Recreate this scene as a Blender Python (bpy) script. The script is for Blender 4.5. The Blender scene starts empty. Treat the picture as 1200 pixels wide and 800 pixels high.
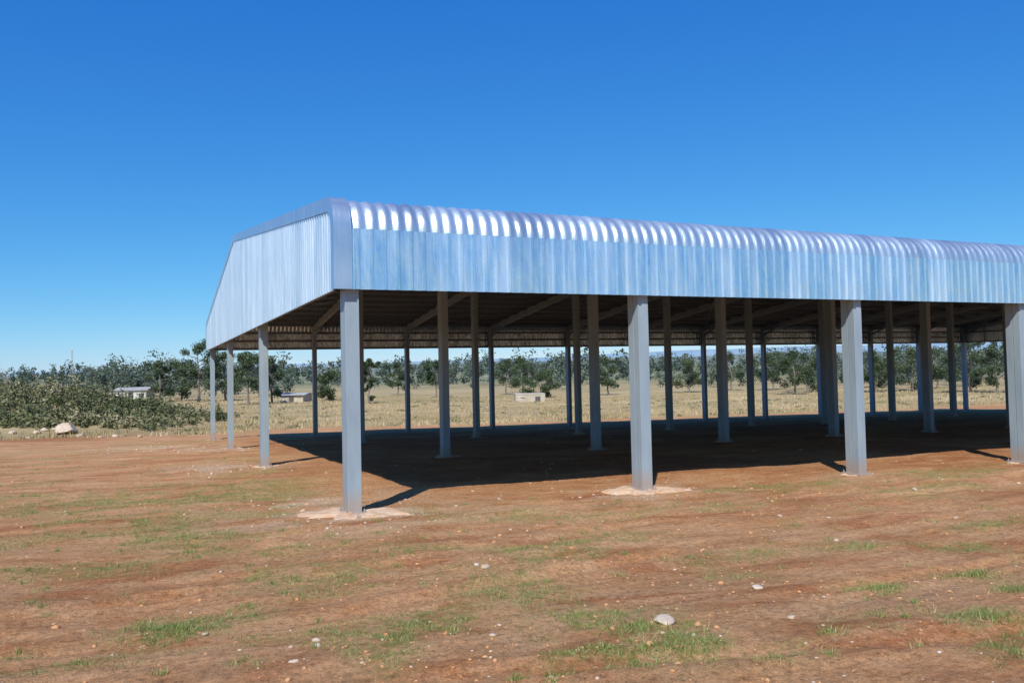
import bpy, math, random, numpy as np
from mathutils import Vector, Matrix
rng=np.random.default_rng(7); random.seed(7)
scene=bpy.context.scene
# ------------------------------------------------------------------ survey values
FPX,PSI,TH,RO=930.2,0.4235,0.03303,0.02145
CAM=np.array([-3.212,-14.223,2.5565])
BAYX,BAYY,H=6.14,12.46622,4.0
NB=11
LX=NB*BAYX; LY=3*BAYY; OV=0.3
def sst(e0,e1,x):
    t=np.clip((x-e0)/(e1-e0),0,1); return t*t*(3-2*t)
def hsh(ix,iy,s):
    n=(ix.astype(np.int64)*374761393+iy.astype(np.int64)*668265263+s*1442695041)&0xffffffff
    n=((n^(n>>13))*1274126177)&0xffffffff
    n=(n^(n>>16))&0xffffffff
    return n/4294967295.0
def vn(x,y,s=0):
    x=np.asarray(x,float);y=np.asarray(y,float)
    ix=np.floor(x);iy=np.floor(y);fx=x-ix;fy=y-iy
    fx=fx*fx*(3-2*fx);fy=fy*fy*(3-2*fy)
    a=hsh(ix,iy,s);b=hsh(ix+1,iy,s);c=hsh(ix,iy+1,s);d=hsh(ix+1,iy+1,s)
    return (a*(1-fx)+b*fx)*(1-fy)+(c*(1-fx)+d*fx)*fy
def fbm(x,y,s=0,o=4):
    r=0;a=.5;t=0
    for k in range(o):
        r=r+a*vn(x*2**k+17.3*k,y*2**k-9.1*k,s+k);t+=a;a*=.5
    return r/t
fw=np.array([math.sin(PSI),math.cos(PSI)]);rt=np.array([math.cos(PSI),-math.sin(PSI)])
def at(tb,d):   # site position from tangent of bearing and distance
    v=CAM[:2]+fw*d+rt*(tb*d); return float(v[0]),float(v[1])
def base_z(x,y):
    x=np.asarray(x,float);y=np.asarray(y,float)
    yc=50-np.logaddexp(0,(50-y)/6.0)*6.0
    yc=np.maximum(yc,-40)
    xc=np.clip(x,-14,70)
    return -.0333*yc-.00013*yc*np.abs(yc)-.0166*xc
def mound(x,y):
    x=np.asarray(x,float);y=np.asarray(y,float)
    d=(x-CAM[0])*fw[0]+(y-CAM[1])*fw[1]; l=(x-CAM[0])*rt[0]+(y-CAM[1])*rt[1]
    t=np.clip((-27.5-l)/17,0,1)
    m=3.2*t**.8*np.exp(-((d-72)/9.0)**2)*sst(-170,-90,l)
    m2=.5*sst(-26,-32,l)*np.exp(-((d-60)/4)**2)*sst(-80,-50,l)
    return m*(.75+.5*fbm(x/5,y/5,5))+m2
def ruts(x,y):
    r=0*x
    for c,sl,cu,w,dp in [(-6.3,.10,.004,.13,.045),(-4.7,.10,.004,.13,.045),(-9.0,-.22,.012,.12,.035),(-7.5,-.20,.012,.12,.035),(-3.2,.02,-.003,.15,.04),(-10.9,.30,.0,.12,.03)]:
        yy=c+sl*x+cu*x*x+.25*np.sin(x*.35+c)
        dd=(y-yy)
        fade=sst(.38,.58,fbm(x/3+c,y/3,131,2))
        r=r-dp*fade*np.exp(-(dd/w)**2)+dp*.6*fade*(np.exp(-((dd-2.1*w)/(w*.8))**2)+np.exp(-((dd+2.1*w)/(w*.8))**2))
    return r
def zg(x,y):
    x=np.asarray(x,float);y=np.asarray(y,float)
    z=base_z(x,y)+mound(x,y)
    dist=np.hypot(x-CAM[0],y-CAM[1])
    z=z+(fbm(x/3.1,y/1.7,11,3)-.5)*.13+(fbm(x/.55,y/.4,12,3)-.5)*.08*sst(40,10,dist)*(.3+1.2*sst(.4,.65,fbm(x/2.3,y/2.3,14,2)))
    z=z+ruts(x,y)*sst(40,25,dist)
    z=z+(fbm(x/60,y/60,13,3)-.5)*1.2*sst(70,200,dist)
    return z
def Z(x,y): return float(zg(np.array([x]),np.array([y]))[0])

# green patches: (tan bearing, distance, radius, strength)
PATCH=[(.16,6.7,.62,1.0),(.10,7.3,.4,.7),(.22,6.2,.4,.9),(.45,8.2,.28,.9),(.57,8.7,.28,.8),(-.12,7.0,.3,.7),(-.40,7.1,.3,.8),(-.20,6.5,.25,.5),
(-.62,6.4,.3,.7),(-.5,16.5,1.6,.9),(-.42,17.5,1.6,.8),(-.56,15.5,1.0,.9),(-.62,18,1.2,.8),(-.34,15,.45,1.0),(-.06,9.3,.4,.6),(-.28,9.6,.5,.7),(-.52,9.8,.5,.7),(-.38,12.3,.7,.8),
(.33,17.2,.8,.9),(.38,17.5,.6,.7),(.23,17,.5,.5),(.42,10.5,.35,.7),(.6,12,.45,.7),(.5,10.4,.3,.7),(-.48,13.3,.9,.7),(.3,14.5,.7,.5),(.58,7,.3,.8),(.46,7.0,.25,.7),(.05,8.1,.3,.6),(.28,9,.3,.6),(.12,11.5,.5,.6),(-.10,14,.6,.5),(-.32,7.9,.3,.6),(.36,12.2,.4,.6),(-.18,11.6,.5,.5)]
def grass_mask(x,y):
    x=np.asarray(x,float);y=np.asarray(y,float)
    n=fbm(x/1.5,y/.9,31,4); n2=fbm(x/7,y/4,35,2)
    g=sst(.53,.70,n*.72+n2*.32+.0)*.8
    for tb,d,r,s in PATCH:
        px,py=at(tb,d)
        dx=(x-px)*rt[0]+(y-py)*rt[1]; dy=(x-px)*fw[0]+(y-py)*fw[1]
        g=g+s*np.exp(-((dx/(r*1.5))**2+(dy/r)**2))*sst(.34,.62,fbm(x/.35,y/.3,33,3))*1.2
    inside=sst(-.5,1.5,x)*sst(-1,1,y)*sst(LX+6,LX,x)*sst(LY+5,LY+1,y)
    g=g*(1-inside)
    return np.clip(g,0,1)
def dirt_mask(x,y):
    x=np.asarray(x,float);y=np.asarray(y,float)
    w=(fbm(x/7,y/7,41,3)-.5)*9
    edge=LY+13+w-.06*np.maximum(x-10,0)
    return sst(edge+3,edge-3,y)*sst(-60,-40,x+w)*sst(LX+50,LX+30,x)
# ------------------------------------------------------------------ material helpers
def M(name):
    m=bpy.data.materials.new(name);m.use_nodes=True
    nt=m.node_tree;return m,nt,nt.nodes['Principled BSDF']
class G:
    def __init__(s,nt): s.nt=nt
    def l(s,a,b): s.nt.links.new(a,b)
    def noise(s,vec,scale,detail=4,rough=.55,dist=0):
        nd=s.nt.nodes.new('ShaderNodeTexNoise');nd.inputs['Scale'].default_value=scale;nd.inputs['Detail'].default_value=detail
        nd.inputs['Roughness'].default_value=rough;nd.inputs['Distortion'].default_value=dist
        if vec: s.l(vec,nd.inputs['Vector'])
        return nd.outputs['Fac']
    def ramp(s,fac,pts):
        nd=s.nt.nodes.new('ShaderNodeValToRGB');e=nd.color_ramp.elements
        while len(e)<len(pts): e.new(.5)
        for q,(p,c) in zip(e,pts): q.position=p;q.color=(c,c,c,1) if not hasattr(c,'__len__') else (*c,1)
        s.l(fac,nd.inputs[0]);return nd.outputs[0]
    def mix(s,fac,a,b,mode='MIX'):
        nd=s.nt.nodes.new('ShaderNodeMix');nd.data_type='RGBA';nd.blend_type=mode;nd.clamp_factor=True
        for sock,v in ((nd.inputs[0],fac),(nd.inputs[6],a),(nd.inputs[7],b)):
            if hasattr(v,'is_linked'): s.l(v,sock)
            elif hasattr(v,'__len__'): sock.default_value=(*v,1)
            else: sock.default_value=v
        return nd.outputs[2]
    def math(s,op,a,b=None,clamp=False):
        nd=s.nt.nodes.new('ShaderNodeMath');nd.operation=op;nd.use_clamp=clamp
        for i,v in enumerate((a,b)):
            if v is None: continue
            if hasattr(v,'is_linked'): s.l(v,nd.inputs[i])
            else: nd.inputs[i].default_value=v
        return nd.outputs[0]
    def bump(s,h,strength,dist,prev=None):
        nd=s.nt.nodes.new('ShaderNodeBump');nd.inputs['Strength'].default_value=strength;nd.inputs['Distance'].default_value=dist
        s.l(h,nd.inputs['Height'])
        if prev: s.l(prev,nd.inputs['Normal'])
        return nd.outputs[0]
    def mapping(s,vec,sc):
        nd=s.nt.nodes.new('ShaderNodeMapping');nd.inputs['Scale'].default_value=sc;s.l(vec,nd.inputs['Vector']);return nd.outputs[0]
    def obj(s): return s.nt.nodes.new('ShaderNodeTexCoord').outputs['Object']
    def attr(s,name):
        nd=s.nt.nodes.new('ShaderNodeAttribute');nd.attribute_name=name;return nd.outputs['Fac']

# ground
def mat_ground():
    m,nt,b=M('ground_soil');g=G(nt);o=g.obj()
    st=g.mapping(o,(.35,1.3,1))
    big=g.noise(st,.35,5,.6,.4); mid=g.noise(o,1.7,6,.65); fine=g.noise(o,14,6,.7); vf=g.noise(o,60,4,.7)
    soil=g.ramp(big,[(.30,(.54,.235,.095)),(.5,(.65,.32,.14)),(.68,(.71,.40,.20))])
    soil=g.mix(g.ramp(mid,[(.35,.0),(.7,.65)]),soil,(.74,.46,.25))
    soil=g.mix(g.ramp(g.noise(g.mapping(o,(.6,1.4,1)),.55,5,.7,.8),[(.50,0.),(.66,.8)]),soil,(.45,.155,.056))
    soil=g.mix(1.0,soil,g.ramp(fine,[(.3,.50),(.45,.88),(.52,1.0),(.72,1.24)]),'MULTIPLY')
    soil=g.mix(1.0,soil,g.ramp(vf,[(.3,.62),(.5,1.0),(.7,1.2)]),'MULTIPLY')
    soil=g.mix(1.0,soil,g.ramp(g.noise(g.mapping(o,(.25,2.2,1)),1.6,5,.7,.5),[(.35,.80),(.55,1.04)]),'MULTIPLY')
    vo=nt.nodes.new('ShaderNodeTexVoronoi');vo.inputs['Scale'].default_value=9;vo.inputs['Randomness'].default_value=1;g.l(o,vo.inputs['Vector'])
    pm=g.math('MULTIPLY',g.ramp(vo.outputs['Distance'],[(.10,1.),(.22,0.)]),g.ramp(g.noise(o,2.2,4,.7),[(.50,0.),(.60,1.)]))
    soil=g.mix(g.math('MULTIPLY',pm,.55),soil,(.72,.53,.35))
    vo2=nt.nodes.new('ShaderNodeTexVoronoi');vo2.inputs['Scale'].default_value=32;g.l(o,vo2.inputs['Vector'])
    pm2=g.math('MULTIPLY',g.ramp(vo2.outputs['Distance'],[(.2,1.),(.32,0.)]),g.ramp(g.noise(o,4,4,.7),[(.46,0.),(.58,1.)]))
    soil=g.mix(g.math('MULTIPLY',pm2,.6),soil,(.32,.135,.055))
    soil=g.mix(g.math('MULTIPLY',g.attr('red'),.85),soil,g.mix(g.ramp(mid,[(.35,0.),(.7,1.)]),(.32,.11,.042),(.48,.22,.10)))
    soil=g.mix(g.math('MULTIPLY',g.attr('pale'),g.ramp(fine,[(.35,.2),(.6,.9)])),soil,(.74,.58,.42))
    gm=g.attr('grass')
    gf=g.math('MULTIPLY',gm,g.ramp(g.noise(o,20,5,.75),[(.42,.0),(.58,1.)]),True)
    gc=g.mix(g.ramp(fine,[(.35,0.),(.65,1.)]),(.18,.22,.055),(.40,.37,.14))
    soil=g.mix(g.math('MULTIPLY',gf,.75),soil,gc)
    f1=g.noise(g.mapping(o,(.25,1,1)),.12,6,.65); f2=g.noise(o,.9,5,.7)
    field=g.ramp(f1,[(.32,(.28,.23,.11)),(.5,(.46,.345,.18)),(.68,(.58,.43,.25))])
    field=g.mix(g.ramp(f2,[(.4,0.),(.7,.5)]),field,(.30,.26,.12))
    field=g.mix(g.attr('far'),field,g.ramp(g.noise(o,.006,6,.65),[(.4,(.14,.17,.09)),(.54,(.26,.26,.16)),(.66,(.44,.37,.25))]))
    col=g.mix(g.attr('dirt'),field,soil)
    g.l(col,b.inputs['Base Color']);b.inputs['Roughness'].default_value=.95;b.inputs['Specular IOR Level'].default_value=.1
    bm=g.bump(fine,1.,.06);bm=g.bump(vf,1.,.018,bm);bm=g.bump(pm,.7,.02,bm);bm=g.bump(mid,.6,.08,bm)
    g.l(bm,b.inputs['Normal']);return m
def mat_metal(name,axis,base=(.70,.76,.82),rough=.34,metal=.85,sheet=.76,var=.16,wav=.12,streak=.0):
    m,nt,b=M(name);g=G(nt);o=g.obj()
    sep=nt.nodes.new('ShaderNodeSeparateXYZ');g.l(o,sep.inputs[0])
    c=sep.outputs[axis]
    fl=g.math('FLOOR',g.math('DIVIDE',c,sheet))
    wn=nt.nodes.new('ShaderNodeTexWhiteNoise');wn.noise_dimensions='1D';g.l(fl,wn.inputs['W'])
    v=wn.outputs['Value']
    sc=(3,.3,.5) if axis==0 else (.3,3,.5)
    n1=g.noise(g.mapping(o,sc),2.0,5,.6)
    n2=g.noise(g.mapping(o,(2.2,.2,.30) if axis==0 else (.2,2.2,.30)),1.3,3,.6)
    sp=nt.nodes.new('ShaderNodeTexVoronoi');sp.inputs['Scale'].default_value=45;g.l(o,sp.inputs['Vector'])
    k=g.math('ADD',g.math('MULTIPLY',v,var),g.math('MULTIPLY',n1,.22))
    k=g.math('ADD',k,.78-var*.5)
    cc=nt.nodes.new('ShaderNodeCombineColor')
    for i in range(3): g.l(g.math('MULTIPLY',k,base[i]*1.05,True),cc.inputs[i])
    g.l(cc.outputs[0],b.inputs['Base Color'])
    # metallic drops in upright streaks along the sheets: less mirror, more matt
    g.l(g.math('SUBTRACT',metal,g.math('MULTIPLY',g.ramp(n2,[(.40,0.),(.64,1.)]),streak)),b.inputs['Metallic'])
    r=g.math('ADD',g.math('ADD',g.math('MULTIPLY',v,.10),g.math('MULTIPLY',n1,.15)),rough-.12)
    g.l(r,b.inputs['Roughness'])
    wv=g.noise(g.mapping(o,(6,6,1.2)),1.3,3,.5)
    g.l(g.bump(wv,wav*3,.05,g.bump(sp.outputs['Distance'],.06,.002)),b.inputs['Normal'])
    return m
def mat_simple(name,c1,c2,scale=5,rough=.8,bump=0.,bd=.02,metal=0.,spec=.4):
    m,nt,b=M(name);g=G(nt);o=g.obj();n=g.noise(o,scale,6,.65)
    g.l(g.ramp(n,[(.32,c1),(.68,c2)]),b.inputs['Base Color']);b.inputs['Roughness'].default_value=rough
    b.inputs['Metallic'].default_value=metal;b.inputs['Specular IOR Level'].default_value=spec
    if bump: g.l(g.bump(g.noise(o,scale*3,6,.7),bump,bd),b.inputs['Normal'])
    return m
def mat_leaf(name,dark,light,dry=None,trans=.25):
    m,nt,b=M(name);g=G(nt);a=g.attr('tint')
    pts=[(0.,dark),(.75,light)]
    if dry: pts.append((1.,dry))
    g.l(g.ramp(a,pts),b.inputs['Base Color']);b.inputs['Roughness'].default_value=.65;b.inputs['Specular IOR Level'].default_value=.25
    return m
MG=mat_ground()
M_FR=mat_metal('galvanised_front',0,(.72,.85,.92),.22,.90,.77,.22,.16,.22)
M_BN=mat_metal('galvanised_bullnose',0,(.68,.79,.84),.40,.86,.77,.16,.12,.12)
M_GA=mat_metal('galvanised_gable',1,(.72,.84,.92),.36,.68,.77,.14,.10,.15)
M_FL=mat_metal('galvanised_flashing',1,(.56,.69,.79),.36,.85,9.,.05,.05,.2)
M_ROOF=mat_metal('galvanised_roof_shaded',0,(.20,.24,.29),.5,.5)  # same sheet metal, darkened and blued: underside shade put into the colour
def mat_paint():
    m,nt,b=M('grey_steel_paint');g=G(nt);o=g.obj();n=g.noise(g.mapping(o,(1,1,.25)),3,6,.65)
    c=g.ramp(n,[(.3,(.25,.315,.365)),(.7,(.32,.395,.44))])
    geo=nt.nodes.new('ShaderNodeSeparateXYZ');g.l(o,geo.inputs[0])
    zz=g.math('ADD',geo.outputs[2],g.math('ADD',g.math('MULTIPLY',geo.outputs[1],.036),g.math('MULTIPLY',geo.outputs[0],.0166)))
    d=g.math('MULTIPLY',g.ramp(g.math('ADD',zz,g.math('MULTIPLY',n,-.3)),[(.0,1.),(.35,0.)]),.5)
    c=g.mix(d,c,(.42,.24,.12))
    g.l(c,b.inputs['Base Color']);b.inputs['Roughness'].default_value=.5;return m
M_COL=mat_paint()
M_BEAM=mat_simple('grey_steel_rafter',(.20,.24,.27),(.27,.31,.34),4,.6)
M_PURL=mat_simple('purlin_steel',(.11,.13,.15),(.16,.18,.20),4,.5,metal=.2)
M_CONC=mat_simple('dusty_concrete',(.58,.31,.15),(.66,.53,.40),6,.95,.8,.03)
M_CLOD=mat_simple('dry_clods',(.50,.24,.105),(.66,.38,.19),1.5,.95,.5,.02,spec=.1)
M_STONE=mat_simple('pale_stone',(.44,.31,.20),(.66,.55,.43),3.5,.95,.5,.02)
M_BARK=mat_simple('bark',(.12,.095,.075),(.28,.24,.20),8,.9,.4)
M_WHITE=mat_simple('white_plaster',(.52,.50,.46),(.64,.62,.58),.6,.8)
M_PALEB=mat_simple('pale_block',(.40,.34,.26),(.56,.49,.40),.9,.9)
M_DARK=mat_simple('dark_opening',(.08,.075,.07),(.12,.11,.10),1,.5)
M_TIN=mat_simple('tin_roof',(.34,.33,.31),(.46,.45,.43),.5,.7)
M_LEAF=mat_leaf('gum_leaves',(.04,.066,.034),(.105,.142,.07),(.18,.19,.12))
M_LEAF2=mat_leaf('broad_leaves',(.032,.055,.026),(.088,.122,.05),(.16,.17,.085))
M_FARLEAF=mat_leaf('distant_leaves_hazed',(.06,.088,.07),(.12,.152,.11),(.18,.19,.13))  # lighter, bluer greens: aerial haze mixed into the leaf colour
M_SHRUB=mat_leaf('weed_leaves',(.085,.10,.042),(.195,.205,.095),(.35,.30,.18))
M_GRASS=mat_leaf('green_grass',(.11,.16,.035),(.25,.30,.09),(.52,.43,.22))
M_DRY=mat_leaf('dry_grass',(.30,.235,.115),(.54,.41,.225),(.66,.53,.34))
# ------------------------------------------------------------------ mesh helpers
def mesh_obj(name,V,F,mats,parent=None,smooth=False,tint=None,midx=None,sharp=None):
    V=np.asarray(V,np.float32);me=bpy.data.meshes.new(name)
    if isinstance(F,np.ndarray):
        k=F.shape[1];nf=len(F)
        me.vertices.add(len(V));me.vertices.foreach_set('co',V.ravel())
        me.loops.add(nf*k);me.loops.foreach_set('vertex_index',F.astype(np.int32).ravel())
        me.polygons.add(nf);me.polygons.foreach_set('loop_start',np.arange(0,nf*k,k,dtype=np.int32))
        me.polygons.foreach_set('loop_total',np.full(nf,k,np.int32))
        me.update(calc_edges=True)
    else:
        me.from_pydata(V.tolist(),[],F);me.update()
    for m in (mats if isinstance(mats,list) else [mats]): me.materials.append(m)
    if smooth: me.polygons.foreach_set('use_smooth',np.ones(len(me.polygons),bool))
    if sharp is not None: me.set_sharp_from_angle(angle=math.radians(sharp))
    if tint is not None:
        a=me.attributes.new('tint','FLOAT','FACE');a.data.foreach_set('value',np.asarray(tint,np.float32))
    if midx is not None: me.polygons.foreach_set('material_index',np.asarray(midx,np.int32))
    ob=bpy.data.objects.new(name,me);scene.collection.objects.link(ob)
    if parent: ob.parent=parent
    return ob
def empty(name):
    e=bpy.data.objects.new(name,None);scene.collection.objects.link(e);return e
class B:
    def __init__(s): s.V=[];s.F=[];s.m=[]
    def add(s,V,F,mi=0):
        o=len(s.V);s.V+= [tuple(v) for v in V];s.F+=[tuple(i+o for i in f) for f in F];s.m+=[mi]*len(F)
    def box(s,x0,x1,y0,y1,z0,z1,mi=0):
        s.hexa([(x0,y0,z0),(x1,y0,z0),(x1,y1,z0),(x0,y1,z0),(x0,y0,z1),(x1,y0,z1),(x1,y1,z1),(x0,y1,z1)],mi)
    def hexa(s,P,mi=0):
        s.add(P,[(0,3,2,1),(4,5,6,7),(0,1,5,4),(1,2,6,5),(2,3,7,6),(3,0,4,7)],mi)
    def beam(s,a,b,w,h,mi=0,up=(0,0,1)):
        a=Vector(a);b=Vector(b);d=(b-a).normalized();u=Vector(up);sd=d.cross(u).normalized();u=sd.cross(d)
        P=[]
        for c in (a,b):
            P+=[c-sd*w/2-u*h/2,c+sd*w/2-u*h/2,c+sd*w/2+u*h/2,c-sd*w/2+u*h/2]
        s.add(P,[(0,1,2,3),(7,6,5,4),(0,4,5,1),(1,5,6,2),(2,6,7,3),(3,7,4,0)],mi)
    def tube(s,pts,rad,n=7,mi=0):
        o=len(s.V)
        for i,p in enumerate(pts):
            p=Vector(p);d=(Vector(pts[min(i+1,len(pts)-1)])-Vector(pts[max(i-1,0)])).normalized()
            u=d.orthogonal().normalized();w=d.cross(u)
            for k in range(n):
                t=2*math.pi*k/n;s.V.append(tuple(p+(u*math.cos(t)+w*math.sin(t))*rad[i]))
        for i in range(len(pts)-1):
            for k in range(n):
                s.F.append((o+i*n+k,o+i*n+(k+1)%n,o+(i+1)*n+(k+1)%n,o+(i+1)*n+k));s.m.append(mi)
    def obj(s,name,mats,parent=None,smooth=False,bevel=0):
        ob=mesh_obj(name,s.V,s.F,mats,parent,smooth,midx=s.m)
        if bevel:
            bv=ob.modifiers.new('b','BEVEL');bv.width=bevel;bv.segments=2;bv.limit_method='ANGLE'
        return ob
# ------------------------------------------------------------------ ground sheet
def axis(lo,hi,step,far,gr):
    a=list(np.arange(lo,hi,step));s=step;x=a[-1]
    while x<far: s=min(s*gr,220);x+=s;a.append(x)
    s=step;x=a[0];pre=[]
    while x>-far: s=min(s*(gr*1.02),300);x-=s;pre.append(x)
    return np.array(pre[::-1]+a)
gx=axis(-13,18,.09,6500,1.03);gy=axis(-11,2,.08,6500,1.024)
X,Y=np.meshgrid(gx,gy);x=X.ravel();y=Y.ravel()
V=np.stack([x,y,zg(x,y)],1)
nx,ny=len(gx),len(gy);idx=np.arange(nx*ny).reshape(ny,nx)
F=np.stack([idx[:-1,:-1],idx[:-1,1:],idx[1:,1:],idx[1:,:-1]],-1).reshape(-1,4)
ground=mesh_obj('ground',V,F,MG,smooth=True)
def vattr(n,v):
    a=ground.data.attributes.new(n,'FLOAT','POINT');a.data.foreach_set('value',np.asarray(v,np.float32))
vattr('grass',grass_mask(x,y));vattr('dirt',dirt_mask(x,y))
dist=np.hypot(x-CAM[0],y-CAM[1]);vattr('far',sst(170,420,dist))
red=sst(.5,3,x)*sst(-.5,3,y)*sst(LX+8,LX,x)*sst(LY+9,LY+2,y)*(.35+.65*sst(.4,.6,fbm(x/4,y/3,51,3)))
lcam=(x-CAM[0])*rt[0]+(y-CAM[1])*rt[1];dcam=(x-CAM[0])*fw[0]+(y-CAM[1])*fw[1]
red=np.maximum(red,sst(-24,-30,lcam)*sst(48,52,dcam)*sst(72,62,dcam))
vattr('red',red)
pale=np.zeros_like(x)
for (px,py,r) in [(0,0,1.6),(BAYX,0,1.3),(2*BAYX,0,.6),(-1,BAYY,1.6),(-1.5,2*BAYY,2.2),(-.6,2.3,1.5),(-3,29,2.4)]:
    pale=np.maximum(pale,np.exp(-(((x-px)/(r*1.3))**2+((y-py)/r)**2))*sst(.38,.62,fbm(x/.8,y/.6,57,4))*.85)
vattr('pale',pale)
# ------------------------------------------------------------------ the shed
shed=empty('open_sided_steel_shed')
R=.58;SL=math.radians(7.1)
zspring=5.08
yf=-OV;yb=LY+OV;ym=LY/2
def profile():
    P=[];N=[]
    for z in (4.0,4.5,zspring): P.append((yf,z));N.append((-1,0))
    nseg=14
    for k in range(1,nseg+1):
        a=(math.pi/2-SL)*k/nseg
        P.append((yf+R-R*math.cos(a),zspring+R*math.sin(a)));N.append((-math.cos(a),math.sin(a)))
    y0,z0=P[-1]
    zr=z0+(ym-y0)*math.tan(SL)
    nr=(-math.sin(SL),math.cos(SL))
    for t in (.33,.66): P.append((y0+(ym-y0)*t,z0+(zr-z0)*t));N.append(nr)
    P.append((ym,zr));N.append((0,1))
    left=list(zip(P,N))
    right=[((2*ym-p[0],p[1]),(-n[0],n[1])) for p,n in left[:-1]][::-1]
    allp=left+right
    return [a for a,_ in allp],[b for _,b in allp]
PP,NN=profile()
py_=np.array([p[0] for p in PP]);pz_=np.array([p[1] for p in PP])
def roof_z(y):
    m=(py_>yf+1e-6)&(py_<yb-1e-6)
    ys=np.concatenate([[yf],py_[m],[yb]]);zs=np.concatenate([[zspring],pz_[m],[zspring]])
    return np.interp(y,ys,zs)
PITCH=.245
def corr(c,A=.026,rnd=False):
    t=(c/PITCH)%1.0
    if rnd: return A*(.5-.5*np.cos(2*np.pi*t))**.8
    return A*(np.interp(t,[0,.10,.22,.42,.54,1.0],[0,0,1,1,0,0]))
def corr_samples(a,b,rnd=False):
    out=[];k=math.floor(a/PITCH)
    while k*PITCH<b:
        for t in ((0,.125,.25,.375,.5,.625,.75,.875) if rnd else (0,.10,.22,.42,.54,.77)):
            v=(k+t)*PITCH
            if a<=v<=b: out.append(v)
        k+=1
    if out[0]>a+1e-4: out=[a]+out
    if out[-1]<b-1e-4: out.append(b)
    return np.array(out)
def sheet(name,i0,i1,off,mat,A=.026,rnd=False):
    pts=[(np.array(PP[i]),np.array(NN[i])) for i in range(i0,i1+1)]
    xs=corr_samples(-OV+.0,LX+OV,rnd)
    V=[]
    c=corr(xs,A,rnd)
    for p,n in pts:
        yy=p[0]+n[0]*(c+off);zz=p[1]+n[1]*(c+off)
        V.append(np.stack([xs,yy,zz],1))
    V=np.concatenate(V);nx=len(xs);idx=np.arange(len(V)).reshape(len(pts),nx)
    F=np.stack([idx[:-1,:-1],idx[:-1,1:],idx[1:,1:],idx[1:,:-1]],-1).reshape(-1,4)
    return mesh_obj(name,V,F,mat,shed,smooth=True,sharp=24 if not rnd else 60)
n=len(PP)
sheet('front_fascia_sheeting',0,2,.032,M_FR,.034)
sheet('front_bullnose_sheeting',2,17,.0,M_BN,.038,True)
sheet('roof_sheeting',16,n-17,-.012,M_ROOF)
sheet('back_bullnose_sheeting',n-18,n-3,.0,M_BN,.038,True)
sheet('back_fascia_sheeting',n-3,n-1,.032,M_FR,.034)
def gable(name,x,sgn):
    ys=corr_samples(yf+.02,yb-.02);ys=np.unique(np.concatenate([ys,np.linspace(yf+.02,yf+R,8),np.linspace(yb-R,yb-.02,8)]))
    zt=roof_z(ys)-.02;c=corr(ys,.036);V=[]
    fr=[0,.34,.67,1]
    for f in fr: V.append(np.stack([x+sgn*c,ys,4.0+(zt-4.0)*f],1))
    V=np.concatenate(V);idx=np.arange(len(V)).reshape(len(fr),len(ys))
    F=np.stack([idx[:-1,:-1],idx[:-1,1:],idx[1:,1:],idx[1:,:-1]],-1).reshape(-1,4)
    return mesh_obj(name,V,F,M_GA,shed,smooth=True,sharp=20)
gable('gable_sheeting_west',-OV,-1);gable('gable_sheeting_east',LX+OV,1)
def flashing(name,x,s):
    V=[];F=[]
    for (p,nn) in zip(PP,NN):
        p=np.array(p);nn=np.array(nn)
        def q(xo,o): r=p+nn*o;return (x+s*xo,r[0],r[1])
        V+=[q(.045,-.20),q(.045,.072),q(-.27,.072),q(-.27,.035)]
    for i in range(len(PP)-1):
        a=i*4;F+=[(a,a+1,a+5,a+4),(a+1,a+2,a+6,a+5),(a+2,a+3,a+7,a+6)]
    return mesh_obj(name,V,F,M_FL,shed,smooth=True,sharp=30)
flashing('corner_flashing_west',-OV,-1);flashing('corner_flashing_east',LX+OV,1)
cb=B();rb=B();pb=B();plate=B()
def rline(y): return float(roof_z(np.array([y]))[0])
for i in range(NB+1):
    X0=i*BAYX
    for j in range(4):
        Y0=j*BAYY;z0=float(base_z(X0,Y0))-.25
        zt=rline(min(max(Y0,.5),LY-.5))-.30
        wx=.125;dy=.20
        cb.box(X0-wx,X0+wx,Y0-dy,Y0-.006,z0,zt)
        cb.box(X0-wx,X0+wx,Y0+.006,Y0+dy,z0,zt)
        cb.box(X0-wx+.02,X0+wx-.02,Y0-.0055,Y0+.0055,z0,zt-.01)
        zb=Z(X0,Y0)
        plate.box(X0-.2,X0+.2,Y0-.28,Y0+.28,zb-.05,zb+.055)
        for bx in (-.16,.16):
            for by in (-.24,.24): plate.tube([(X0+bx,Y0+by,zb+.05),(X0+bx,Y0+by,zb+.11)],[.014,.014],6)
    for s in (0,1):
        ya,yb2=(.0,ym) if s==0 else (LY,ym)
        za=rline(.35)-.33;zr=rline(ym)-.33
        rb.beam((X0,ya+(.0),za-.02),(X0,yb2,zr),.20,.36)
    for s,Y0 in ((1,0),(-1,LY)):
        rb.beam((X0,Y0+s*.15,rline(.5)-.85),(X0,Y0+s*1.5,rline(1.5)-.5),.12,.14)
for yy in np.concatenate([np.arange(.35,ym,1.45),LY-np.arange(.35,ym,1.45)]):
    z=rline(float(yy))-.10
    pb.box(-OV+.06,LX+OV-.06,yy-.035,yy+.035,z-.12,z+.065)
for Yf,s in ((yf,1),(yb,-1)):
    for z in (4.06,4.55,5.05):
        y1=Yf+s*.02;y2=Yf+s*.09
        pb.box(-OV+.06,LX+OV-.06,min(y1,y2),max(y1,y2),z-.05,z+.07)
for Xf,s in ((-OV,1),(LX+OV,-1)):
    for z in (4.06,5.0):
        x1=Xf+s*.02;x2=Xf+s*.09
        pb.box(min(x1,x2),max(x1,x2),.1,LY-.1,z-.052,z+.068)
    for yy in np.arange(2.1,LY-1,2.08):
        x1=Xf+s*.095;x2=Xf+s*.155
        pb.box(min(x1,x2),max(x1,x2),yy-.04,yy+.04,4.02,rline(yy)-.2)
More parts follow.
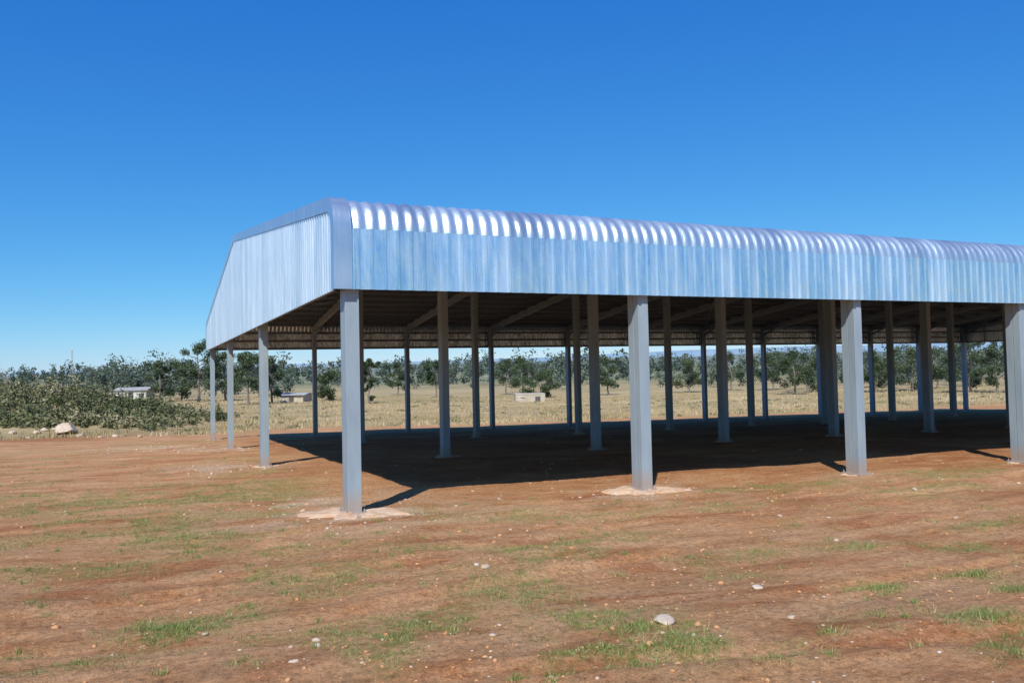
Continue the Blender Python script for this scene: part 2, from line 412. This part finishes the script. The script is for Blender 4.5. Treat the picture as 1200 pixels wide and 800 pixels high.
for i in (0,5,10):
    for j in range(4):
        y1=j*LY/4+.4;y2=(j+1)*LY/4-.4
        a=(i*BAYX+.1,y1,rline(y1)-.3);b=((i+1)*BAYX-.1,y2,rline(y2)-.3)
        c=(i*BAYX+.1,y2,rline(y2)-.3);d=((i+1)*BAYX-.1,y1,rline(y1)-.3)
        rb.beam(a,b,.03,.03);rb.beam(c,d,.03,.03)
cb.obj('columns',M_COL,shed,bevel=.008);rb.obj('rafters',M_BEAM,shed);pb.obj('purlins_and_girts',M_PURL,shed)
plate.obj('base_plates',M_COL,shed)
fb=B()
for i in range(NB+1):
    for j in range(4):
        X0=i*BAYX;Y0=j*BAYY
        if j==0 and i>1: r0=.30;h=.02
        elif i==0 and j==0: r0=.66;h=.045
        elif j==0: r0=.58;h=.045
        else: r0=.32;h=.02
        N=40;ph=random.random()*9
        rr=[r0*(1+.20*math.sin(2*t+ph)+.14*math.sin(5*t+2*ph)+.08*math.sin(11*t+ph)+random.uniform(-.14,.14)) for t in [2*math.pi*k/N for k in range(N)]]
        V=[];Fs=[]
        for ring,(f,hh) in enumerate([(1.2,-.05),(1.0,h*.5),(.82,h),(.4,h+.005)]):
            for k in range(N):
                t=2*math.pi*k/N;V.append((X0+.05+rr[k]*f*math.cos(t)*1.15,Y0+rr[k]*f*math.sin(t),hh+random.uniform(-.016,.016)))
        V.append((X0,Y0,h+.005))
        VA=np.array(V);z0=Z(X0,Y0);VA[:,2]+=zg(VA[:,0],VA[:,1])*.6+z0*.4
        for r_ in range(3):
            for k in range(N): Fs.append((r_*N+k,r_*N+(k+1)%N,(r_+1)*N+(k+1)%N,(r_+1)*N+k))
        for k in range(N): Fs.append((3*N+k,3*N+(k+1)%N,4*N))
        fb.add(VA.tolist(),Fs)
fb.obj('concrete_footings',M_CONC,shed)
# ------------------------------------------------------------------ scatter helpers
def quads(C,S,aspect=1.0,flat=0.0):
    n=len(C);a=rng.normal(size=(n,3));a[:,2]*=(1-flat*.5);a/=np.linalg.norm(a,axis=1,keepdims=True)
    b=rng.normal(size=(n,3));b-=a*(a*b).sum(1,keepdims=True);b/=np.linalg.norm(b,axis=1,keepdims=True)
    S=np.asarray(S)[:,None]
    P=np.stack([C-a*S,C-b*S*.5*aspect+a*S*.1,C+a*S,C+b*S*.5*aspect+a*S*.1],1).reshape(-1,3)
    return P,np.arange(4*n).reshape(n,4)
def blades(px,py,h,w,lean=.4,zoff=0):
    n=len(px);z=zg(px,py)-.01+zoff
    t=rng.uniform(0,2*math.pi,n);l=rng.uniform(0,lean,n)*h;t2=rng.uniform(0,2*math.pi,n)
    bx=np.cos(t)*w/2;by=np.sin(t)*w/2;dx=np.cos(t2)*l;dy=np.sin(t2)*l
    b0=np.stack([px-bx,py-by,z],1);b1=np.stack([px+bx,py+by,z],1);tp=np.stack([px+dx,py+dy,z+h],1)
    return np.stack([b0,b1,tp],1).reshape(-1,3),np.arange(3*n).reshape(n,3)
n=340000
tb=rng.uniform(-.75,.75,n)
d=5+25*rng.random(n)**1.6
px=CAM[0]+fw[0]*d+rt[0]*tb*d;py=CAM[1]+fw[1]*d+rt[1]*tb*d
gm=grass_mask(px,py);cl=sst(.42,.60,fbm(px/.13,py/.13,61,2))
keep=rng.random(n)<gm**1.2*cl*.95
px,py,gm=px[keep],py[keep],gm[keep]
rep=3;px=np.repeat(px,rep)+rng.normal(0,.018,len(px)*rep);py=np.repeat(py,rep)+rng.normal(0,.018,len(py)*rep);gm=np.repeat(gm,rep)
h=rng.uniform(.012,.038,len(px))*(.6+.8*gm);V,F=blades(px,py,h,rng.uniform(.005,.010,len(px)),1.4)
mesh_obj('green_grass',V,F,M_GRASS,tint=np.clip(rng.normal(.45,.28,len(px)),0,1))
tx=[];ty=[];th=[]
tbs=rng.uniform(-.75,.75,1500);ds=5.5+24*rng.random(1500);X1=CAM[0]+fw[0]*ds+rt[0]*tbs*ds;Y1=CAM[1]+fw[1]*ds+rt[1]*tbs*ds;g1=grass_mask(X1,Y1)
for x0,y0,gg in zip(X1,Y1,g1):
    if 0<x0<LX and 0<y0<LY: continue
    if rng.random()>.2+gg*2: continue
    k=int(rng.integers(15,60));s=rng.uniform(.02,.08)
    tx.append(x0+rng.normal(0,s,k));ty.append(y0+rng.normal(0,s,k));th.append(rng.uniform(.02,.08,k))
for tb,d,s in [(.45,8.2,.15),(.57,8.7,.12),(.62,8.0,.12),(.58,7,.12),(-.42,7.2,.12),(.16,6.8,.25),(.20,6.4,.2)]:
    x0,y0=at(tb,d);k=350;tx.append(x0+rng.normal(0,s,k));ty.append(y0+rng.normal(0,s*.7,k));th.append(rng.uniform(.03,.09,k))
tx=np.concatenate(tx);ty=np.concatenate(ty);th=np.concatenate(th)
V,F=blades(tx,ty,th,rng.uniform(.005,.010,len(tx)),1.0);mesh_obj('grass_tufts',V,F,M_GRASS,tint=np.clip(rng.normal(.55,.25,len(tx)),0,1))
# dry field grass
n=170000
tb=rng.uniform(-.80,.80,n);d=48+110*rng.random(n)**1.3
px=CAM[0]+fw[0]*d+rt[0]*tb*d;py=CAM[1]+fw[1]*d+rt[1]*tb*d
dm=dirt_mask(px,py);cl=sst(.35,.6,fbm(px/5,py/2.5,71,3))
keep=(rng.random(n)<(1-dm)*(.25+.75*cl))&(mound(px,py)<.25)
px,py=px[keep],py[keep]
h=rng.uniform(.15,.5,len(px))*(.4+.8*fbm(px/8,py/8,73,2));V,F=blades(px,py,h,rng.uniform(.04,.10,len(px)),.35)
tn=np.clip(rng.normal(.5,.2,len(px))+(fbm(px/12,py/5,75,3)-.5)*1.6,0,1)
mesh_obj('dry_grass_field',V,F,M_DRY,tint=tn)
n=420;C=[];S=[];T=[]
for _ in range(n):
    tb=rng.uniform(-.45,.78);d=rng.uniform(56,130);x0,y0=at(tb,d)
    if dirt_mask(np.array([x0]),np.array([y0]))[0]>.5: continue
    r=rng.uniform(.15,.45);k=30
    c=rng.normal(size=(k,3))*r*np.array([.8,.8,.3]);c[:,2]=np.abs(c[:,2]);c+=np.array([x0,y0,Z(x0,y0)]);C.append(c);S.append(rng.uniform(.06,.14,k));T.append(np.clip(rng.normal(.55,.2,k),0,1))
C=np.concatenate(C);S=np.concatenate(S);T=np.concatenate(T);V,F=quads(C,S);mesh_obj('field_weeds',V,F,M_SHRUB,tint=T)
# shrubs on the mound
C=[];S=[];T=[]
cnt=0
n=14000;ds=rng.uniform(58,84,n);ls=-rng.uniform(26,80,n);X1=CAM[0]+fw[0]*ds+rt[0]*ls;Y1=CAM[1]+fw[1]*ds+rt[1]*ls
MM=mound(X1,Y1);ZZ=zg(X1,Y1);PT=fbm(X1/4,Y1/3,83,2)-.5
for x0,y0,d,l,mm,z0,pt in zip(X1,Y1,ds,ls,MM,ZZ,PT):
    if cnt>=2000: break
    if l<-62 and rng.random()<.6: continue
    if mm<.10 or d<60 and mm<.35 or (mm<.5 and rng.random()<.3): continue
    cnt+=1
    u=rng.random();tall=u<.20;dead=u>.86
    r=rng.uniform(.25,.95)*min(1,.6+mm*.3);k=int(45+65*r)
    c=rng.normal(size=(k,3));c/=np.linalg.norm(c,axis=1,keepdims=True);c*=(rng.random(k)**.5)[:,None]*r*np.array([1.1,1.1,.85]);c[:,2]+=r*.4
    if tall: c*=np.array([.55,.55,2.1])
    sh=c[:,2]/r
    c+=np.array([x0,y0,z0]);C.append(c);S.append(rng.uniform(.07,.17,k))
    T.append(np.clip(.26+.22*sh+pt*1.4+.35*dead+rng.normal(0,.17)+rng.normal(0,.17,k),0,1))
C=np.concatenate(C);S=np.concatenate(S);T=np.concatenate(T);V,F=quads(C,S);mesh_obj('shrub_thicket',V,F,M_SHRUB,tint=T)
# ------------------------------------------------------------------ stones
import bmesh
def ico(sub):
    bm=bmesh.new();bmesh.ops.create_icosphere(bm,subdivisions=sub,radius=1);V=np.array([v.co[:] for v in bm.verts]);F=np.array([[v.index for v in f.verts] for f in bm.faces]);bm.free();return V,F
I1=ico(1);I2=ico(2);I3=ico(3)
def stone(base,r,flat=.55,cuts=7):
    V,F=base;V=V.copy()
    for _ in range(cuts):
        nrm=rng.normal(size=3);nrm/=np.linalg.norm(nrm);dd=V@nrm;lim=rng.uniform(.5,.85);V-=np.outer(np.maximum(dd-lim,0),nrm)
    V*=1+rng.uniform(-.05,.05,(len(V),1));V*=np.array([r*rng.uniform(.8,1.4),r*rng.uniform(.7,1.1),r*flat])
    a=rng.uniform(0,6.28);c,s=math.cos(a),math.sin(a);V=V@np.array([[c,-s,0],[s,c,0],[0,0,1]]).T
    return V,F
SQ=[]
def put(base,x0,y0,r,sink=.4,flat=.5,cuts=7): SQ.append((base,x0,y0,r,sink,flat,cuts))
def flush(name,mat):
    xs=np.array([q[1] for q in SQ]);ys=np.array([q[2] for q in SQ]);zz=zg(xs,ys);SV=[];SF=[];o=0
    for (base,x0,y0,r,sink,flat,cuts),z in zip(SQ,zz):
        V,F=stone(base,r,flat,cuts);V=V+np.array([x0,y0,z+r*flat*(1-2*sink)]);SV.append(V);SF.append(F+o);o+=len(V)
    SQ.clear();return mesh_obj(name,np.concatenate(SV),np.concatenate(SF),mat)
def cand(n,dr,pw,sx,sy,seed,thr,keepp):
    tb=rng.uniform(-.72,.72,n);d=5.2+dr*rng.random(n)**pw
    X=CAM[0]+fw[0]*d+rt[0]*tb*d;Y=CAM[1]+fw[1]*d+rt[1]*tb*d
    k=(fbm(X/sx,Y/sy,seed,3)>=thr)|(rng.random(n)>keepp);return X[k],Y[k]
for x0,y0 in zip(*cand(1300,26,1.3,1.6,1.6,91,.45,.85)): put(I1,x0,y0,float(np.clip(rng.lognormal(-4.6,.55),.004,.045)))
for cx,cy,r,k,sz in [(0,0,.9,80,.028),(BAYX,0,.8,60,.028),(-.6,1.8,1.2,45,.03),(-1,BAYY,1.6,40,.04),(-1.5,2*BAYY,2.5,35,.06),(-3,29,3,30,.07),(2*BAYX,-.3,.8,14,.02),(20,18,12,50,.05),(8,4,5,30,.025)]:
    for _ in range(k): put(I1,cx+rng.normal(0,r),cy+rng.normal(0,r),float(sz*rng.uniform(.4,1.5)))
for tb,d,r in [(-.39,7.0,.04),(.34,7.2,.045),(.30,8.4,.07),(-.04,9.5,.07),(-.05,9.6,.05),(.40,11,.045),(.55,12.6,.06),(.33,13,.05),(-.02,16,.06),(-.25,6.6,.04),(-.28,6.2,.04),(.5,16,.06),(.63,17,.05)]:
    x0,y0=at(tb,d);put(I2,x0,y0,r)
flush('scattered_stones',M_STONE)
for x0,y0 in zip(*cand(4200,20,1.2,2.1,1.4,97,.50,.9)): put(I1,x0,y0,float(np.clip(rng.lognormal(-4.5,.5),.005,.05)),.4,.6,3)
flush('earth_clods',M_CLOD)
x0,y0=at(.181,7.05);put(I3,x0,y0,.12,.35,.36);flush('rock',M_STONE)
x0,y0=at(-.562,56);put(I3,x0,y0,.85,.25,.6);flush('boulder',M_STONE)
for tb,d,r in [(-.59,57,.35),(-.575,57.5,.3),(-.545,55,.3),(-.60,56,.28),(-.52,54,.2),(-.63,56,.3),(-.50,55,.25),(-.47,54,.2),(-.61,54,.2)]:
    x0,y0=at(tb,d);put(I2,x0,y0,r,.3,.6)
flush('small_boulders',M_STONE)
# ------------------------------------------------------------------ trees
def tree(name,tb,d,h,spread,mat,nleaf=2600,lowf=.35,leaf=.22):
    x0,y0=at(tb,d);z0=Z(x0,y0)-.1;b=B()
    top=Vector((x0+rng.normal(0,.04*h),y0+rng.normal(0,.04*h),z0+h*.86));pts=[];n=6
    for i in range(n):
        t=i/(n-1);pts.append(Vector((x0,y0,z0)).lerp(top,t)+Vector((rng.normal(0,.018*h),rng.normal(0,.018*h),0))*(t>0))
    r0=h*.024;b.tube(pts,[r0*(1-.8*i/(n-1)) for i in range(n)],8)
    tips=[];nl=int(7+h*.45)
    for i in range(nl):
        t=lowf+(.97-lowf)*(i+.5)/nl;k=min(int(t*(n-1)),n-2);p=pts[k].lerp(pts[k+1],t*(n-1)-k)
        a=i*2.4+rng.uniform(-.9,.9);L=spread*(1.05-.6*abs(t-.6))*rng.uniform(.35,1.35)
        e=p+Vector((math.cos(a)*L,math.sin(a)*L,h*rng.uniform(.03,.20)));m=p.lerp(e,.5)+Vector((0,0,-.02*h))
        b.tube([p,m,e],[r0*.4,r0*.25,r0*.08],5);tips+=[e]
        if rng.random()<.5: tips.append(m.lerp(e,.4))
    tips.append(top+Vector((0,0,h*.06)));tips.append(top)
    nv=len(b.V);C=[];T=[]
    wts=rng.uniform(.4,1.6,len(tips));wts/=wts.sum()
    for tp,wt in zip(tips,wts):
        per=int(nleaf*wt)+20
        rr=spread*(.16+.30*(wt*len(tips))**.5*.75);c=rng.normal(size=(per,3));c/=np.linalg.norm(c,axis=1,keepdims=True)
        c*=(rng.random(per)**.6)[:,None]*rr*np.array([1,1,.75])*rng.uniform(.75,1.3,(1,3));cz=c[:,2]/rr
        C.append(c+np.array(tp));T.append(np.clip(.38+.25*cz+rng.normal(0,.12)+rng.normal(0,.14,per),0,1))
    C=np.concatenate(C);T=np.concatenate(T);V,F=quads(C,rng.uniform(.6,1.3,len(C))*leaf)
    allV=b.V+V.tolist();allF=b.F+[tuple(f) for f in (F+nv)]
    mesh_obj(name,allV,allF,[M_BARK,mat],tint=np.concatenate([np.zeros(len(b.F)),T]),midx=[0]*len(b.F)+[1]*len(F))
TB=lambda px:(px-600)/FPX
for px,d,h,sp,nm,mt,low in [(290,118,8.0,2.5,'gum_tree',M_LEAF,.2),(318,124,7.4,2.2,'gum_tree',M_LEAF,.2),(432,120,7.2,1.3,'cypress_tree',M_LEAF2,.05),
    (188,135,7.2,2.4,'gum_tree',M_LEAF,.15),(232,130,9.8,2.7,'gum_tree',M_LEAF,.15),(212,140,7.2,2.8,'gum_tree',M_LEAF,.1),(264,135,8.6,2.6,'gum_tree',M_LEAF,.15),(382,132,4.8,2.4,'leafy_tree',M_LEAF2,.05),
    (632,145,4.8,2.8,'leafy_tree',M_LEAF2,.05),(510,150,7.2,2.4,'gum_tree',M_LEAF,.25),(592,165,7.6,2.8,'gum_tree',M_LEAF,.2),(612,180,8.2,3.0,'gum_tree',M_LEAF,.15),(465,175,7.4,2.6,'gum_tree',M_LEAF,.2),
    (712,155,7.6,2.6,'gum_tree',M_LEAF,.2),(806,160,7.0,3.0,'leafy_tree',M_LEAF2,.1),(856,170,8.4,2.8,'gum_tree',M_LEAF,.2),(905,165,8.0,3.0,'gum_tree',M_LEAF,.15),(930,140,8.2,3.0,'leafy_tree',M_LEAF2,.1),(945,150,7.6,3.0,'gum_tree',M_LEAF,.1),(1022,145,8.0,3.0,'leafy_tree',M_LEAF2,.1),
    (1066,145,8.2,3.2,'gum_tree',M_LEAF,.1),(1096,155,8.2,3.2,'gum_tree',M_LEAF,.1),(1136,135,9.4,3.0,'gum_tree',M_LEAF,.1),(1166,132,9.2,2.8,'gum_tree',M_LEAF,.1),(1215,130,10.4,3.4,'gum_tree',M_LEAF,.1)]:
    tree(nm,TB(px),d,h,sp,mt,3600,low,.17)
C=[];S=[];T=[]
def belt(n,tb0,tb1,d0,d1,h0,h1,k,leaf,th=.40):
    tbs=rng.uniform(tb0,tb1,n);ds=rng.uniform(d0,d1,n);X=CAM[0]+fw[0]*ds+rt[0]*tbs*ds;Y=CAM[1]+fw[1]*ds+rt[1]*tbs*ds
    sc_=35*max(1,d0/250);FN=fbm(X/sc_,Y/sc_,99,2);ZZ=zg(X,Y)
    for x0,y0,f_,z0 in zip(X,Y,FN,ZZ):
        if f_<th: continue
        h=rng.uniform(h0,h1)*rng.choice([.6,.8,1.,1.25]);t0=rng.normal(0,.16);asp=rng.uniform(.5,1.2)
        for q in range(6):
            cc=np.array([x0+rng.normal(0,h*.2*asp),y0+rng.normal(0,h*.2*asp),z0+h*rng.uniform(.15,.88)]);rr=h*rng.uniform(.10,.26)
            c=rng.normal(size=(k,3));c/=np.linalg.norm(c,axis=1,keepdims=True);c*=(rng.random(k)**.5)[:,None]*rr;cz=c[:,2]/rr
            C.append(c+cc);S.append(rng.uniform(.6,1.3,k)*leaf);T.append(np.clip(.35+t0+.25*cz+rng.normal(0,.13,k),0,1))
belt(110,-.8,.85,190,255,5,9,52,.27,.43)
belt(400,-.85,.9,250,430,6,12,34,.46,.40)
belt(110,.36,.85,155,225,5,9,62,.25,.36)
belt(60,-.52,-.30,140,215,5,9,65,.24,.34)
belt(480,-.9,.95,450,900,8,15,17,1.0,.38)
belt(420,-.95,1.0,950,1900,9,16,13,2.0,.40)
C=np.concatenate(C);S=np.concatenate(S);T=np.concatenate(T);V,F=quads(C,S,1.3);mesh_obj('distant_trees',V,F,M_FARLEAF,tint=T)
# ------------------------------------------------------------------ hills
def hill(name,d,amp,base,slope,seed,cols,nsc,tb0=-1.6,tb1=1.8,N=500,scale=9):
    mt,nt,bs=M(name+'_hazed_cover');g=G(nt);g.l(g.ramp(g.noise(g.mapping(g.obj(),(1,1,6)),nsc,6,.7),cols),bs.inputs['Base Color']);bs.inputs['Roughness'].default_value=.95  # ramp colours carry the blue distance haze
    tb=np.linspace(tb0,tb1,N);V=[]
    hh=base+slope*np.clip(tb,-.8,.8)+amp*(fbm(tb*scale,tb*0+3,seed,5)-.5)
    rows=9
    for r in range(rows):
        f=r/(rows-1);dd=d+f*d*.25
        px=CAM[0]+fw[0]*dd+rt[0]*tb*dd;py=CAM[1]+fw[1]*dd+rt[1]*tb*dd
        z=-14+(hh+14)*math.sin(f*math.pi/2)+(fbm(tb*scale*4,tb*0+f*5,seed+7,3)-.5)*amp*.25
        V.append(np.stack([px,py,z],1))
    V=np.concatenate(V);idx=np.arange(len(V)).reshape(rows,N);F=np.stack([idx[:-1,:-1],idx[:-1,1:],idx[1:,1:],idx[1:,:-1]],-1).reshape(-1,4)
    mesh_obj(name,V,F,mt,smooth=True)
hill('wooded_hills',1900,14,20,16,201,[(.40,(.13,.17,.14)),(.54,(.20,.23,.19)),(.64,(.34,.31,.25))],.012)
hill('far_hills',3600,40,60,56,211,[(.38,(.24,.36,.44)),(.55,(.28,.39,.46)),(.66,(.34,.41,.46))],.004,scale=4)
# ------------------------------------------------------------------ small buildings
def house(name,tb,d,w,dp,h,rh,wm,yaw=0,roof=True,openings=3):
    x0,y0=at(tb,d);z0=Z(x0,y0)-.2;e=empty(name);e.location=(x0,y0,z0);e.rotation_euler=(0,0,-PSI+yaw)
    b=B();b.box(-w/2,w/2,-dp/2,dp/2,0,h);b.obj('walls',wm,e)
    if roof:
        r=B();o_=.35
        r.add([(-w/2-o_,-dp/2-o_,h+.003),(w/2+o_,-dp/2-o_,h+.003),(w/2+o_,dp/2+o_,h+.003),(-w/2-o_,dp/2+o_,h+.003),(-w/2-o_,0,h+rh),(w/2+o_,0,h+rh)],
          [(0,1,5,4),(2,3,4,5),(0,4,3),(1,2,5),(0,3,2,1)]);r.obj('roof',M_TIN,e)
    else:
        r=B();r.box(-w/2-.05,w/2+.05,-dp/2-.05,dp/2+.05,h+.002,h+.15);r.obj('wall_top',wm,e)
    q=B()
    for i in range(openings):
        cx=-w/2+w*(i+.5)/openings
        if i==openings//2: q.box(cx-.4,cx+.4,-dp/2-.04,-dp/2+.1,.2,min(2.2,h-.3))
        else: q.box(cx-.35,cx+.35,-dp/2-.04,-dp/2+.1,.9,min(1.8,h-.4))
    q.obj('door_and_windows',M_DARK,e)
house('white_house',TB(158),132,4.8,4,2.3,.5,M_WHITE,.1)
house('white_house',TB(346),128,3.8,4,1.3,.35,M_PALEB,-.1)
house('unfinished_block_house',TB(619),125,4.6,4,1.4,0,M_PALEB,.05,False,2)
house('tin_roof_house',TB(208),290,8,6,3.5,2,M_PALEB,.2)
# lattice mast
x0,y0=at(TB(84),480);z0=Z(x0,y0);mb=B();hm=22
for s1,s2 in ((-1,-1),(1,-1),(0,1)): mb.beam((x0+s1*.9,y0+s2*.9,z0),(x0+s1*.25,y0+s2*.25,z0+hm),.18,.18)
for k in range(14):
    a=.9-.65*k/14;c=.9-.65*(k+1)/14;z1=z0+hm*k/14;z2=z0+hm*(k+1)/14
    mb.beam((x0-a,y0-a,z1),(x0+c,y0-c,z2),.08,.08);mb.beam((x0+a,y0-a,z1),(x0,y0+c,z2),.08,.08)
mb.box(x0-.5,x0+.5,y0-.5,y0+.5,z0+hm-1.6,z0+hm)
mb.obj('radio_mast',mat_simple('mast_grey',(.5,.5,.5),(.6,.6,.6),1,.6))
# ------------------------------------------------------------------ light, sky, camera
S=Vector((-2.4,-3.3,4.1)).normalized()
sun=bpy.data.lights.new('sun','SUN');sun.energy=4.7;sun.angle=math.radians(.5);sun.color=(1,.965,.89)
so=bpy.data.objects.new('sun',sun);scene.collection.objects.link(so);so.rotation_euler=S.to_track_quat('Z','Y').to_euler()
w=bpy.data.worlds.new('World');scene.world=w;w.use_nodes=True;nt=w.node_tree;bg=nt.nodes['Background']
sky=nt.nodes.new('ShaderNodeTexSky');sky.sky_type='NISHITA';sky.sun_disc=False
sky.sun_elevation=math.asin(S.z);sky.sun_rotation=math.atan2(S.x,S.y);sky.altitude=1500;sky.air_density=1.0;sky.dust_density=.3;sky.ozone_density=3.0
# clear highland air: deepen the sky colour channel by channel
sp=nt.nodes.new('ShaderNodeSeparateColor');cc=nt.nodes.new('ShaderNodeCombineColor');nt.links.new(sky.outputs[0],sp.inputs[0])
g=G(nt)
for i,(p,k) in enumerate([(1.42,.60),(.86,.76),(.43,.97)]):
    v=g.math('MULTIPLY',sp.outputs[i],.11);v=g.math('POWER',v,p);v=g.math('MULTIPLY',v,k/.11);nt.links.new(v,cc.inputs[i])
nt.links.new(cc.outputs[0],bg.inputs[0]);bg.inputs[1].default_value=.11
cam=bpy.data.cameras.new('camera');co=bpy.data.objects.new('camera',cam);scene.collection.objects.link(co);scene.camera=co
cam.sensor_width=36;cam.lens=36*FPX/1200;cam.clip_end=20000;cam.clip_start=.05
Fv=Vector((math.sin(PSI)*math.cos(TH),math.cos(PSI)*math.cos(TH),math.sin(TH)));R0=Vector((math.cos(PSI),-math.sin(PSI),0));U0=R0.cross(Fv)
Rv=R0*math.cos(RO)-U0*math.sin(RO);Uv=U0*math.cos(RO)+R0*math.sin(RO)
mw=Matrix((( Rv.x,Uv.x,-Fv.x,CAM[0]),(Rv.y,Uv.y,-Fv.y,CAM[1]),(Rv.z,Uv.z,-Fv.z,CAM[2]),(0,0,0,1)))
co.matrix_world=mw
scene.view_settings.view_transform='Standard';scene.view_settings.look='None';scene.view_settings.exposure=0
